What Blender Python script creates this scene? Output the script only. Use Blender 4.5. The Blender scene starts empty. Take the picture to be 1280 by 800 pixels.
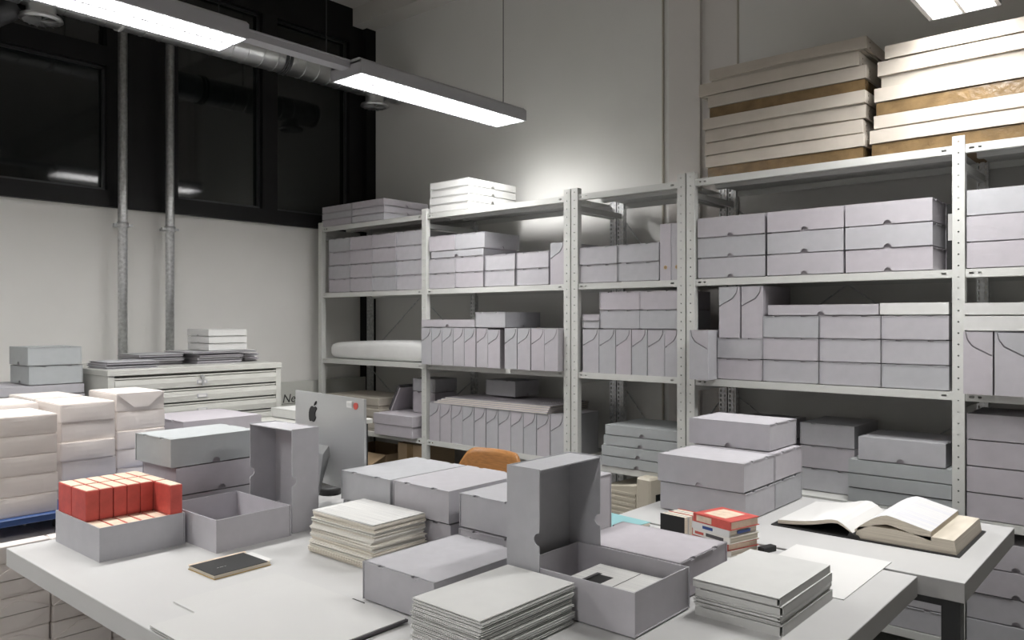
import bpy, bmesh, math, random
from mathutils import Vector, Matrix
random.seed(7)
scn = bpy.context.scene
C = scn.collection
R = math.radians
# ------------------------------------------------------------------ camera, world, exposure
CAM_H = 1.45
cd = bpy.data.cameras.new('camera'); cam = bpy.data.objects.new('camera', cd); C.objects.link(cam)
cam.location = (0, 0, CAM_H); cam.rotation_euler = (R(90), 0, R(41.1))
cd.sensor_width = 36; cd.lens = 986 / 1280 * 36; cd.clip_start = .05
scn.camera = cam
w = bpy.data.worlds.new('night'); scn.world = w; w.use_nodes = True
w.node_tree.nodes['Background'].inputs[0].default_value = (.012, .014, .018, 1)
w.node_tree.nodes['Background'].inputs[1].default_value = 1
vs = scn.view_settings
vs.view_transform = 'Standard'; vs.look = 'None'; vs.gamma = 1; vs.exposure = 0.28; vs.use_curve_mapping = False
LAMP_W = 40.0

# ------------------------------------------------------------------ materials
MATS = {}
def mat(name, col, rough=.6, metal=0, spec=.5, vary=0, noise=0, nscale=60, bump=0, bscale=400, tint=None, stretch=None, emit=None):
    if name in MATS: return MATS[name]
    m = bpy.data.materials.new(name); m.use_nodes = True; MATS[name] = m
    nt = m.node_tree; N = nt.nodes; L = nt.links; b = N['Principled BSDF']
    b.inputs['Roughness'].default_value = rough; b.inputs['Metallic'].default_value = metal
    b.inputs['Specular IOR Level'].default_value = spec
    b.inputs['Base Color'].default_value = (*col, 1)
    if emit:
        b.inputs['Emission Color'].default_value = (*emit[0], 1); b.inputs['Emission Strength'].default_value = emit[1]
    tc = N.new('ShaderNodeTexCoord'); src = tc.outputs['Object']
    if stretch:
        mp = N.new('ShaderNodeMapping'); mp.inputs['Scale'].default_value = stretch
        L.new(src, mp.inputs[0]); src = mp.outputs[0]
    cur = None
    if vary or tint:
        oi = N.new('ShaderNodeObjectInfo'); mx = N.new('ShaderNodeMix'); mx.data_type = 'RGBA'
        t2 = tint or tuple(c * (1 - vary) for c in col)
        mx.inputs[6].default_value = (*col, 1); mx.inputs[7].default_value = (*t2, 1)
        L.new(oi.outputs['Random'], mx.inputs[0]); cur = mx.outputs[2]
    if noise:
        nz = N.new('ShaderNodeTexNoise'); nz.inputs['Scale'].default_value = nscale; nz.inputs['Detail'].default_value = 5
        L.new(src, nz.inputs['Vector'])
        mr = N.new('ShaderNodeMapRange'); mr.inputs[1].default_value = .3; mr.inputs[2].default_value = .7
        mr.inputs[3].default_value = 1 - noise; mr.inputs[4].default_value = 1 + noise
        L.new(nz.outputs[0], mr.inputs[0])
        m2 = N.new('ShaderNodeMix'); m2.data_type = 'RGBA'; m2.blend_type = 'MULTIPLY'; m2.inputs[0].default_value = 1
        if cur: L.new(cur, m2.inputs[6])
        else: m2.inputs[6].default_value = (*col, 1)
        L.new(mr.outputs[0], m2.inputs[7]); cur = m2.outputs[2]
    if cur: L.new(cur, b.inputs['Base Color'])
    if bump:
        nb = N.new('ShaderNodeTexNoise'); nb.inputs['Scale'].default_value = bscale; nb.inputs['Detail'].default_value = 3
        L.new(src, nb.inputs['Vector'])
        bp = N.new('ShaderNodeBump'); bp.inputs['Strength'].default_value = bump; bp.inputs['Distance'].default_value = .01
        L.new(nb.outputs[0], bp.inputs['Height']); L.new(bp.outputs[0], b.inputs['Normal'])
    return m
M = dict(
    grey=mat('grey_card', (.47, .442, .474), .75, tint=(.425, .43, .448), noise=.035, nscale=25, bump=.05),
    cool=mat('cool_grey_card', (.40, .42, .425), .75, vary=.06, noise=.03, nscale=25, bump=.05),
    core=mat('board_core', (.09, .085, .09), .9),
    tray=mat('grey_card_inner', (.45, .424, .455), .8, noise=.03, nscale=25),
    white=mat('white_card', (.66, .66, .645), .7, vary=.05, noise=.02, nscale=30),
    flatc=mat('pale_grey_card', (.50, .485, .50), .72, vary=.08, noise=.03, nscale=25),
    kraft=mat('beige_card', (.52, .47, .405), .75, vary=.1, noise=.05, nscale=14),
    tape=mat('brown_tape', (.19, .125, .06), .2, vary=.1, noise=.25, nscale=18, bump=.25, bscale=40),
    brown=mat('brown_card', (.30, .215, .13), .8, noise=.08, nscale=12),
    dbrown=mat('dark_brown_card', (.12, .085, .055), .8, noise=.08, nscale=12),
    beige=mat('beige_box', (.42, .385, .33), .75, noise=.04, nscale=20),
    shelf=mat('shelf_enamel', (.60, .605, .58), .42, noise=.02, nscale=8),
    hole=mat('hole_dark', (.02, .02, .02), .8),
    galv=mat('galvanised_steel', (.62, .63, .635), .38, metal=.8, noise=.22, nscale=55, bump=.02, bscale=60),
    wall=mat('wall_paint', (.77, .76, .73), .85, noise=.02, nscale=3),
    panel=mat('wall_panel_paint', (.75, .745, .72), .8, noise=.02, nscale=2),
    pillar=mat('pillar_paint', (.70, .67, .645), .8, noise=.02, nscale=2),
    ceil=mat('ceiling_paint', (.60, .58, .55), .9, noise=.03, nscale=3),
    floor=mat('floor_screed', (.25, .248, .24), .5, noise=.12, nscale=6),
    black=mat('black_metal', (.006, .006, .0065), .5, spec=.3),
    duct=mat('duct_steel', (.66, .67, .675), .3, metal=.92, noise=.10, nscale=14, stretch=(1, .3, 1)),
    blackp=mat('black_panel', (.008, .008, .0085), .55, spec=.3),
    glass=mat('night_glass', (.006, .008, .008), .06, spec=.6),
    table=mat('table_laminate', (.52, .518, .512), .5, noise=.015, nscale=6, bump=.01, bscale=200),
    tedge=mat('table_edge', (.50, .49, .465), .45, noise=.02, nscale=12),
    dleg=mat('dark_leg', (.07, .072, .075), .4, metal=.6),
    ream=mat('wrapped_paper', (.82, .76, .72), .62, vary=.08, noise=.03, nscale=9, bump=.18, bscale=9),
    blue=mat('blue_pallet', (.02, .055, .17), .5),
    paper=mat('white_paper', (.70, .695, .68), .8, vary=.05),
    cream=mat('cream_paper', (.72, .665, .575), .8, tint=(.76, .745, .70)),
    red=mat('red_card', (.60, .095, .075), .5, vary=.18, noise=.14, nscale=30),
    rcream=mat('cream_end', (.70, .56, .43), .7, noise=.15, nscale=40),
    folder=mat('light_grey_folder', (.60, .60, .585), .7, vary=.06, noise=.02, nscale=20),
    ink=mat('black_ink', (.015, .015, .015), .6),
    blk=mat('black_cloth', (.012, .012, .012), .55),
    wood=mat('chair_plywood', (.40, .18, .055), .38, noise=.2, nscale=6, stretch=(2, 30, 30)),
    plastic=mat('beige_plastic', (.48, .44, .36), .5),
    alu=mat('brushed_aluminium', (.55, .56, .56), .33, metal=.6),
    teal=mat('teal_card', (.25, .48, .50), .6),
    lampw=mat('lamp_housing', (.42, .42, .44), .4),
    louvre=mat('louvre_white', (.55, .55, .55), .35),
    wrap=mat('white_film', (.80, .80, .79), .35, noise=.03, nscale=10, bump=.5, bscale=9),
    cabm=mat('cabinet_enamel', (.53, .53, .495), .42, noise=.015, nscale=6),
    boardw=mat('pale_board', (.56, .557, .545), .6, vary=.03),
    sign=mat('sign_board', (.56, .57, .53), .6),
    navy=mat('navy_print', (.03, .07, .25), .5),
    gold=mat('brass', (.6, .42, .16), .3, metal=1),
)
def striped(name, base, dark, scale, amount=.5, axis=2, rough=.8):
    m = bpy.data.materials.new(name); m.use_nodes = True; nt = m.node_tree; N = nt.nodes; L = nt.links; b = N['Principled BSDF']
    b.inputs['Roughness'].default_value = rough
    tc = N.new('ShaderNodeTexCoord'); mp = N.new('ShaderNodeMapping')
    s = [3, 3, 3]; s[axis] = scale; mp.inputs['Scale'].default_value = s
    nz = N.new('ShaderNodeTexNoise'); nz.inputs['Scale'].default_value = 1; nz.inputs['Detail'].default_value = 2
    mr = N.new('ShaderNodeMapRange'); mr.inputs[1].default_value = .4; mr.inputs[2].default_value = .6
    mr.inputs[3].default_value = 0; mr.inputs[4].default_value = amount
    mx = N.new('ShaderNodeMix'); mx.data_type = 'RGBA'; mx.inputs[6].default_value = (*base, 1); mx.inputs[7].default_value = (*dark, 1)
    L.new(tc.outputs['Object'], mp.inputs[0]); L.new(mp.outputs[0], nz.inputs['Vector']); L.new(nz.outputs[0], mr.inputs[0])
    L.new(mr.outputs[0], mx.inputs[0]); L.new(mx.outputs[2], b.inputs['Base Color'])
    return m
M['edges'] = striped('page_edges', (.68, .62, .52), (.40, .35, .28), 700, .55)
M['print'] = striped('printed_text', (.72, .715, .69), (.35, .35, .36), 420, .5, axis=1)
M['ledger'] = striped('ledger_print', (.69, .68, .66), (.52, .53, .62), 170, .55, axis=1)

# ------------------------------------------------------------------ mesh helpers
def bbox(bm, x0, x1, y0, y1, z0, z1, mi=0):
    v = [bm.verts.new(p) for p in ((x0,y0,z0),(x1,y0,z0),(x1,y1,z0),(x0,y1,z0),(x0,y0,z1),(x1,y0,z1),(x1,y1,z1),(x0,y1,z1))]
    fs = []
    for i in ((0,3,2,1),(4,5,6,7),(0,1,5,4),(1,2,6,5),(2,3,7,6),(3,0,4,7)):
        f = bm.faces.new([v[k] for k in i]); f.material_index = mi; fs.append(f)
    return v, fs
def prism(bm, pts, o, u, v, n, t, mi=0):
    """polygon pts (a,b) in plane o+a*u+b*v, extruded t along n"""
    o, u, v, n = map(Vector, (o, u, v, n))
    A = [bm.verts.new(o + a*u + b*v) for a, b in pts]; B = [bm.verts.new(o + a*u + b*v + n*t) for a, b in pts]
    fs = [bm.faces.new(A), bm.faces.new(B[::-1])]
    for i in range(len(pts)):
        j = (i + 1) % len(pts); fs.append(bm.faces.new((A[j], A[i], B[i], B[j])))
    for f in fs: f.material_index = mi
def tube(bm, pts, r, seg=12, mi=0, caps=True):
    rings = []
    for i, p in enumerate(pts):
        p = Vector(p); a = Vector(pts[max(i-1, 0)]); b = Vector(pts[min(i+1, len(pts)-1)])
        d = (b - a).normalized(); up = Vector((0,0,1)) if abs(d.z) < .9 else Vector((1,0,0))
        s = d.cross(up).normalized(); t = s.cross(d)
        rr = r[i] if isinstance(r, (list, tuple)) else r
        rings.append([bm.verts.new(p + rr*(math.cos(2*math.pi*k/seg)*s + math.sin(2*math.pi*k/seg)*t)) for k in range(seg)])
    for A, B in zip(rings, rings[1:]):
        for k in range(seg):
            f = bm.faces.new((A[k], A[(k+1) % seg], B[(k+1) % seg], B[k])); f.smooth = True; f.material_index = mi
    if caps:
        bm.faces.new(rings[0]).material_index = mi; bm.faces.new(rings[-1][::-1]).material_index = mi
def finish(bm, name, mats, bevel=0, seg=1):
    if bevel:
        bmesh.ops.bevel(bm, geom=list(bm.edges), offset=bevel, segments=seg, affect='EDGES', profile=.5)
    bmesh.ops.recalc_face_normals(bm, faces=list(bm.faces))
    me = bpy.data.meshes.new(name); bm.to_mesh(me); bm.free()
    for m in (mats if isinstance(mats, (list, tuple)) else [mats]): me.materials.append(M[m] if isinstance(m, str) else m)
    return me
def link(name, me, parent=None, loc=(0,0,0), rot=(0,0,0)):
    o = bpy.data.objects.new(name, me); C.objects.link(o)
    o.parent = parent; o.location = loc; o.rotation_euler = rot
    return o
def obj(name, bm, mats, parent=None, loc=(0,0,0), rot=(0,0,0), bevel=0, seg=1):
    return link(name, finish(bm, name, mats, bevel, seg), parent, loc, rot)
def tag(o, label, cat, group=None):
    o['label'] = label; o['category'] = cat
    if group: o['group'] = group
    return o
def thing(name, label, cat, loc=(0,0,0), rz=0, group=None):
    o = bpy.data.objects.new(name, None); C.objects.link(o); o.location = loc; o.rotation_euler = (0, 0, rz); o.empty_display_size = .05
    return tag(o, label, cat, group)
def struct(name, bm, m, parent=None, **k):
    o = obj(name, bm, m, parent, **k)
    if parent is None: o['kind'] = 'structure'
    return o
def quick(name, x0, x1, y0, y1, z0, z1, m, parent=None, bevel=0, **k):
    bm = bmesh.new(); bbox(bm, x0, x1, y0, y1, z0, z1); return obj(name, bm, m, parent, bevel=bevel, **k)
def text_mesh(body, size, m, name, parent, loc, rot, ext=.0006, italic=0, align='LEFT'):
    cu = bpy.data.curves.new(name, 'FONT'); cu.body = body; cu.size = size; cu.extrude = ext; cu.shear = italic; cu.align_x = align
    t = bpy.data.objects.new(name + '_tmp', cu); C.objects.link(t)
    me = bpy.data.meshes.new_from_object(t.evaluated_get(bpy.context.evaluated_depsgraph_get()))
    bpy.data.objects.remove(t); me.materials.clear(); me.materials.append(M[m])
    return link(name, me, parent, loc, rot)

# ------------------------------------------------------------------ the room
XW, YW, ZC = -5.12, 4.10, 4.05
def sbox(name, *a, m='wall', parent=None):
    bm = bmesh.new(); bbox(bm, *a); return struct(name, bm, m, parent)
sbox('floor', XW-.2, 3.05, -2.15, YW+.2, -.1, 0, m='floor')
sbox('ceiling', XW-.2, 3.05, -2.15, YW+.2, ZC, ZC+.1, m='ceil')
wl = sbox('wall_window', XW-.15, XW, -2.15, YW+.15, 0, 2.15)
wb = sbox('wall_shelves', XW-.15, 3.05, YW, YW+.15, 0, ZC)
sbox('wall_right', 2.9, 3.05, -2.15, YW, 0, ZC, m='wall'); sbox('wall_front', XW, 2.9, -2.15, -2.0, 0, ZC, m='wall')
sbox('trim_beam', XW, 2.9, 3.90, YW, 3.79, ZC, m='ceil')
sbox('trim_ceiling_beam', XW, -4.85, -2.0, 3.9, 3.93, ZC, m='ceil')
# wall facing boards and pillar on the shelf wall
sbox('wall_panel', XW+.1, -2.385, 4.08, YW, 0, 3.79, m='panel', parent=wb)
sbox('panel_edge_strip', -2.385, -2.376, 4.076, YW, 0, 3.79, m='beige', parent=wb)
sbox('wall_panel', -2.376, -2.325, 4.088, YW, 0, 3.79, m='panel', parent=wb)
sbox('pillar', -2.325, -2.127, 4.05, YW, 0, 3.79, m='pillar', parent=wb)
sbox('wall_panel', -2.127, -1.912, 4.075, YW, 0, 3.79, m='pillar', parent=wb)
sbox('panel_edge_strip', -1.912, -1.902, 4.066, YW, 0, 3.79, m='beige', parent=wb)
sbox('wall_panel', -1.902, 1.5, 4.07, YW, 0, 3.79, m='panel', parent=wb)
# dark glazed band above the window wall
win = bpy.data.objects.new('window_1', None); C.objects.link(win); win['kind'] = 'structure'
F0, F1 = XW - .05, XW + .035
def wpart(name, *a, m='black'): return quick(name, *a, m, win)
wpart('window_frame', F0, F1+.01, -2.0, 4.1, 2.15, 2.25)                 # bottom rail
wpart('window_frame', F0, F1, -2.0, 4.1, 3.66, 3.93)                     # head
panes = [(-.9, .45), (.62, 2.03), (2.48, 3.10), (3.22, 3.87)]
mul = [(-2.0, -.9), (.45, .62), (2.03, 2.48), (3.10, 3.22), (3.87, 4.1)]
for a, b in mul: wpart('mullion', F0, F1 - (.006 if a == 2.03 else 0), a, b, 2.25, 3.66, m='blackp' if a == 2.03 else 'black')
for a, b in panes:
    z1 = 3.05 if b < 2.2 else 3.66
    if b < 2.2:
        wpart('transom', F0, F1, a, b, 3.02, 3.14); wpart('pane', F0+.01, F0+.02, a, b, 3.14, 3.66, m='glass')
        z1 = 3.02
    wpart('pane', F0+.01, F0+.02, a, b, 2.25, z1, m='glass')
    for (c, d) in ((a, a+.014), (b-.014, b)): wpart('glazing_bead', F0+.02, F0+.045, c, d, 2.27, z1, m='dleg')
    wpart('glazing_bead', F0+.02, F0+.045, a, b, z1-.012, z1, m='dleg')
    wpart('glazing_bead', F0+.02, F0+.045, a, b, 2.25, 2.27, m='dleg')
sbox('trim_corner_post', XW, XW+.085, 4.0, YW, 0, 3.93, m='black')

# ------------------------------------------------------------------ pendant lamps
LX = {1: -3.185, 2: -.695, }
def lamp(row, y0, label, group=None, far=None, off=None):
    x = LX[row]; Lh = 1.24; wd = .25; z = 2.65; y1 = y0 + Lh
    t = thing('pendant_lamp', label, 'lamp', (x, (y0+y1)/2, z), 0, group)
    h = Lh/2; bm = bmesh.new()
    prof = [(-wd/2, 0), (-wd/2, .062), (-wd/2+.02, .078), (wd/2-.02, .078), (wd/2, .062), (wd/2, 0), (wd/2-.008, 0), (wd/2-.008, .056), (-wd/2+.008, .056), (-wd/2+.008, 0)]
    prism(bm, prof, (0, -h, 0), (1,0,0), (0,0,1), (0,1,0), Lh)
    bbox(bm, -wd/2+.004, wd/2-.004, -h, -h+.008, 0, .066); bbox(bm, -wd/2+.004, wd/2-.004, h-.008, h, 0, .066)
    obj('housing', bm, 'lampw', t)
    bm = bmesh.new()
    bbox(bm, -.006, .006, -h+.008, h-.008, .001, .025)
    bbox(bm, -wd/2+.008, -wd/2+.016, -h+.008, h-.008, .001, .012); bbox(bm, wd/2-.016, wd/2-.008, -h+.008, h-.008, .001, .012)
    obj('louvre_rail', bm, 'louvre', t)
    n = 22
    bl = bmesh.new(); bbox(bl, -wd/2+.008, wd/2-.008, -.0012, .0012, .001, .018); bme = finish(bl, 'blade', 'louvre')
    for k in range(1, n): link('louvre_blade', bme, t, (0, -h + Lh*k/n, 0))
    ld = bpy.data.lights.new('fluorescent_tubes', 'AREA'); ld.shape = 'RECTANGLE'; ld.size = wd-.03; ld.size_y = Lh-.04
    ld.energy = LAMP_W; ld.color = (1, .99, .975); ld.spread = R(175)
    lo = bpy.data.objects.new(off or 'fluorescent_tubes', ld); C.objects.link(lo); lo.parent = t; lo.location = (0, 0, .032)
    for e in ((-1, 1) if far is None else far):
        bm = bmesh.new(); tube(bm, [(0, e*(h-.07), .075), (0, e*(h-.07), ZC-z)], .0025, 6); w_ = obj('suspension_wire', bm, 'dleg', t)
        bm = bmesh.new(); tube(bm, [(0, e*(h-.07), .075), (0, e*(h-.07), .10)], .006, 8); obj('wire_fixing', bm, 'galv', w_)
    return t
lamp(1, .56, 'long louvred pendant lamp hanging in front of the dark window band')
lamp(1, 2.40, 'long louvred pendant lamp with its end close to the white back wall', far=(1,))
lamp(1, -1.28, 'louvred pendant lamp continuing the row along the dark window band', off='pendant_left_offscreen')
lamp(2, 2.25, 'louvred pendant lamp above the beige carton stacks on the shelving')
lamp(2, -1.43, 'louvred pendant lamp continuing the row above the carton stacks', off='pendant_right_offscreen')
bm = bmesh.new(); bbox(bm, -.035, .035, 1.80, 2.40, 0, .03); bbox(bm, -.045, .045, 1.80, 2.40, .03, .036)
tag(obj('lamp_trunking', bm, 'lampw', None, (LX[1], 0, 2.69)), 'narrow grey cable trunking joining two pendant lamps end to end', 'trunking')

# ------------------------------------------------------------------ ventilation duct and pipes
DX, DZ, DR = -4.6, 3.19, .10
duct = thing('spiral_duct', 'round galvanised spiral duct running under the ceiling along the window', 'duct', (DX, 0, DZ))
bm = bmesh.new(); tube(bm, [(0, y, 0) for y in (-1.98, -1, 1, 2.66, 3.96)], DR, 28); obj('duct_pipe', bm, 'duct', duct)
bm = bmesh.new()
for k in range(44):                                            # lock seams
    y = -.6 + k*.105
    if y < 3.95: tube(bm, [(0, y, 0), (0, y+.006, 0)], DR+.003, 28, caps=True)
s_ = obj('lock_seam', bm, 'duct', duct); s_['kind'] = 'stuff'
for y in (2.93, 2.96, 1.05, 1.9):
    bm = bmesh.new(); tube(bm, [(0, y-.009, 0), (0, y+.009, 0)], DR+.007, 28); obj('joint_band', bm, 'dleg' if y > 2.5 else 'wrap', duct)
for y in (2.0, 3.3, .6):
    bm = bmesh.new(); tube(bm, [(0, y, DR), (0, y, ZC-DZ)], .004, 6); obj('hanger', bm, 'dleg', duct)
for y in (1.50, 3.73):
    bm = bmesh.new(); tube(bm, [(0, y, -.02), (0, y, -.15)], .07, 20, caps=False); d_ = obj('branch_collar', bm, 'duct', duct)
    bm = bmesh.new(); tube(bm, [(0, y, -.1445), (0, y, -.145), (0, y, -.16), (0, y, -.168)], [.07, .10, .105, .085], 24, caps=False); obj('diffuser_rim', bm, 'duct', d_)
    bm = bmesh.new()
    for k in range(14):
        a = 2*math.pi*k/14; c, s = math.cos(a), math.sin(a)
        prism(bm, [(.0, -.004), (.087, -.013), (.087, .013), (.0, .004)], (0, y, -.168), (c, s, 0), (-s*.9, c*.9, .25), (0,0,1), .002)
    o = obj('diffuser_vanes', bm, 'duct', d_); o['kind'] = 'stuff'
bm = bmesh.new(); tube(bm, [(-.5, 1.30, -.14), (-.3, 1.33, -.13), (-.06, 1.44, -.07)], .06, 14); obj('flexible_branch', bm, 'dleg', duct)
for i, (y, lab) in enumerate(((2.085, 'galvanised steel pipe on the window wall beside the wide window pane'), (2.38, 'galvanised steel pipe on the window wall behind the stacked white flat boxes'))):
    t = thing('wall_pipe', lab, 'pipe', (-5.0, y, 0))
    bm = bmesh.new(); tube(bm, [(0,0,.9), (0,0,3.30)], .027, 18); obj('pipe', bm, 'galv', t)
    bm = bmesh.new(); tube(bm, [(0,0,2.02), (0,0,2.05)], .034, 18); bbox(bm, -.12, -.02, -.012, .012, 2.028, 2.045); bbox(bm, -.012, .012, -.055, .055, 2.028, 2.042); obj('pipe_clamp', bm, 'galv', t)

# ------------------------------------------------------------------ shelving
S = [2.14, 1.65, 1.165, .672, .18]
FY, BY = 3.5, 3.97
def post_mesh(rear):
    bm = bmesh.new(); z = 0; T = .0025
    bbox(bm, -.022, -.0195, T, .035, 0, 2.175); bbox(bm, .0195, .022, T, .035, 0, 2.175)
    if rear:                                                     # two ladders of slots
        for x0, x1 in ((-.022, -.016), (-.008, .008), (.016, .022)): bbox(bm, x0, x1, 0, T, 0, 2.175)
        while z < 2.15:
            for x in (-.012, .012): bbox(bm, x-.004, x+.004, 0, T, z, z+.011)
            z += .025
    else:                                                        # one row of small round holes
        n = 49; p = 2.175/n; r = .0034
        for k in range(n):
            for s in (-1, 1):
                pts = [(s*.022, k*p), (0, k*p)] + [(s*r*math.sin(a), (k+.5)*p - r*math.cos(a)) for a in [math.pi*i/4 for i in range(5)]] + [(0, (k+1)*p), (s*.022, (k+1)*p)]
                prism(bm, pts, (0, 0, 0), (1,0,0), (0,0,1), (0,1,0), T)
    return finish(bm, 'post', 'shelf' if not rear else 'galv')
PF, PR = post_mesh(0), post_mesh(1)
def shelving(label, xs, nm):
    t = thing('shelving_unit', label, 'shelving', (xs[0], FY, 0))
    for x in xs:
        for y, pm in ((FY-.005, PF), (BY-.02, PR)):
            link('post', pm, t, (x-xs[0], y-FY, 0))
        for z in (.1, 1.1, 2.05):                               # side braces
            quick('side_brace', x-xs[0]-.01, x-xs[0]+.01, .02, BY-FY-.02, z, z+.03, 'shelf', t)
    for a, b in zip(xs, xs[1:]):
        a_, b_ = a+.0225-xs[0], b-.0225-xs[0]
        for z in S:
            bm = bmesh.new(); dp = BY-FY
            bbox(bm, a_, b_, .002, dp, z-.002, z)
            bbox(bm, a_, b_, .002, .004, z-.012, z-.002); bbox(bm, a_, b_, .002, .004, z-.032, z-.02)
            cuts = [a_] + [v for c, q in ((a_+.022, .009), (a_+.05, .006), (b_-.03, .009)) for v in (c-q, c+q)] + [b_]
            for c0, c1 in zip(cuts[::2], cuts[1::2]): bbox(bm, c0, c1, .002, .004, z-.02, z-.012)   # oblong bolt slots stay open
            bbox(bm, a_, b_, .004, .02, z-.034, z-.032)
            bbox(bm, a_, b_, dp-.002, dp, z-.032, z-.002); bbox(bm, a_, b_, dp*.5-.02, dp*.5+.02, z-.02, z-.002)
            obj('shelf', bm, 'shelf', t)
    for a, b in zip(xs[:1], xs[1:2]):
        for z0, z1 in ((.25, 1.05), (1.2, 2.05)):
            bm = bmesh.new(); tube(bm, [(a-xs[0], BY-FY+.02, z0), (b-xs[0], BY-FY+.02, z1)], .004, 6); tube(bm, [(a-xs[0], BY-FY+.02, z1), (b-xs[0], BY-FY+.02, z0)], .004, 6)
            obj('cross_brace', bm, 'galv', t)
    return t
shelving('grey perforated steel shelving of two wide bays in the corner by the window wall', (-4.95, -3.81, -2.6455), 1)
shelving('narrow grey perforated steel shelving bay between two wider units', (-2.5935, -1.9375), 2)
shelving('grey perforated steel shelving of two wide bays carrying the beige carton stacks', (-1.8855, -.717, .45), 3)

# ------------------------------------------------------------------ boxes
def wallpts(Sz, H, r):
    p = [(0,0), (Sz,0), (Sz,H)]
    if r:
        p.append((Sz/2+r*1.25, H))
        p += [(Sz/2 + r*math.cos(a), H - .001 - r*math.sin(a)) for a in [math.pi*k/8 for k in range(9)]]
        p.append((Sz/2-r*1.25, H))
    p.append((0,H)); return p
CACHE = {}
ORD = ['first', 'second', 'third', 'fourth', 'fifth', 'sixth', 'seventh', 'eighth', 'ninth', 'tenth', 'eleventh', 'twelfth', 'thirteenth', 'fourteenth', 'fifteenth']
LV4 = ['lowest', 'second lowest', 'second highest', 'topmost']; LV3 = ['lowest', 'middle', 'topmost']; LV2 = ['lower', 'upper']
def tray_mesh(L, W, H, t=.003, notch=True, m='grey', nr=.014, seam=.0026, slots=False):
    """open-top board tray, long side L on X, notches at the rim of the long sides"""
    k = ('tray', round(L,3), round(W,3), round(H,3), t, notch, m, nr, slots)
    if k in CACHE: return CACHE[k]
    bm = bmesh.new(); h = nr if notch else 0
    prism(bm, wallpts(L, H, h), (-L/2, -W/2, 0), (1,0,0), (0,0,1), (0,1,0), t)
    prism(bm, wallpts(L, H, h), (-L/2, W/2-t, 0), (1,0,0), (0,0,1), (0,1,0), t)
    o_ = -W/2+t+.0005; ws = W-2*t-.001; c1, c2 = -W*.24, W*.24; q = .011; e_ = .0085 if slots else 0
    wp = [(0, 0)]
    for c in ((c1, c2) if slots else ()): wp += [(c-q-o_, 0), (c-q-o_, .0055), (c+q-o_, .0055), (c+q-o_, 0)]
    wp += [(ws, 0), (ws, H), (0, H)]
    for x in (-L/2+seam, L/2-t-seam): prism(bm, wp, (x, o_, 0), (0,1,0), (0,0,1), (1,0,0), t)
    a, b = L/2-.0005, W/2-.0005; pp = [(-a, -b), (a, -b)]
    for c in ((c1, c2) if slots else ()): pp += [(a, c-q), (a-e_, c-q), (a-e_, c+q), (a, c+q)]
    pp += [(a, b), (-a, b)]
    for c in ((c2, c1) if slots else ()): pp += [(-a, c+q), (-a+e_, c+q), (-a+e_, c-q), (-a, c-q)]
    prism(bm, pp, (0, 0, 0), (1,0,0), (0,1,0), (0,0,1), t)
    CACHE[k] = finish(bm, 'tray', m); return CACHE[k]
def inner_mesh(L, W, H, m):
    k = ('in', round(L,3), round(W,3), round(H,3), m)
    if k in CACHE: return CACHE[k]
    bm = bmesh.new(); bbox(bm, -L/2+.013, L/2-.013, -W/2+.013, W/2-.013, 0, H-.004); CACHE[k] = finish(bm, 'tray', m); return CACHE[k]
def tab_mesh():
    if 'tab' in CACHE: return CACHE['tab']
    bm = bmesh.new(); bbox(bm, -.012, -.0065, -.010, .010, -.0095, -.0045); CACHE['tab'] = finish(bm, 'tab', 'grey'); return CACHE['tab']
def tabs_mesh(L, W, H):
    k = ('tabs', round(L,3), round(W,3), round(H,3))
    if k in CACHE: return CACHE[k]
    bm = bmesh.new()
    for x in (-1, 1):
        for y in (-W*.24, W*.24):
            bbox(bm, min(x*(L/2-.0065), x*(L/2-.012)), max(x*(L/2-.0065), x*(L/2-.012)), y-.010, y+.010, H-.0095, H-.0045)
    CACHE[k] = finish(bm, 'tabs', 'grey'); return CACHE[k]
def card_box(x0, y0, z0, label, group=None, face='short', w=None, d=None, h=.1, m='grey', near=False, notch=True, jit=1, rz=0, cat='box', name='archive_box', nr=.0155):
    """closed box with a full-depth lift-off lid. face: which side looks towards -Y. (x0,y0) = left front corner"""
    if face == 'short': w = w or .252; d = d or .335
    else: w = w or .338; d = d or .25
    L, W = (d, w) if face == 'short' else (w, d)
    h_ = h - .0008
    r = rz + jit*random.uniform(-.004, .004)
    t = thing(name, label, cat, (x0+w/2, y0+d/2+jit*random.uniform(0, .006), z0), r + (R(90) if face == 'short' else 0), group)
    link('lid', tray_mesh(L, W, h_-.0042, notch=notch, m=m, nr=nr, slots=near or h > .06), t, (0,0,h_), (R(180),0,0))
    link('tray', inner_mesh(L, W, h_, 'tray' if m != 'white' else 'white'), t)
    if near:
        for x in (-1, 1):
            for y in (-W*.24, W*.24): link('tab', tab_mesh(), t, (x*L/2, y, h_), (0, 0, 0 if x > 0 else R(180)))
    elif h > .06:
        o = link('tabs', tabs_mesh(L, W, h_), t)
    return t
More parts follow.
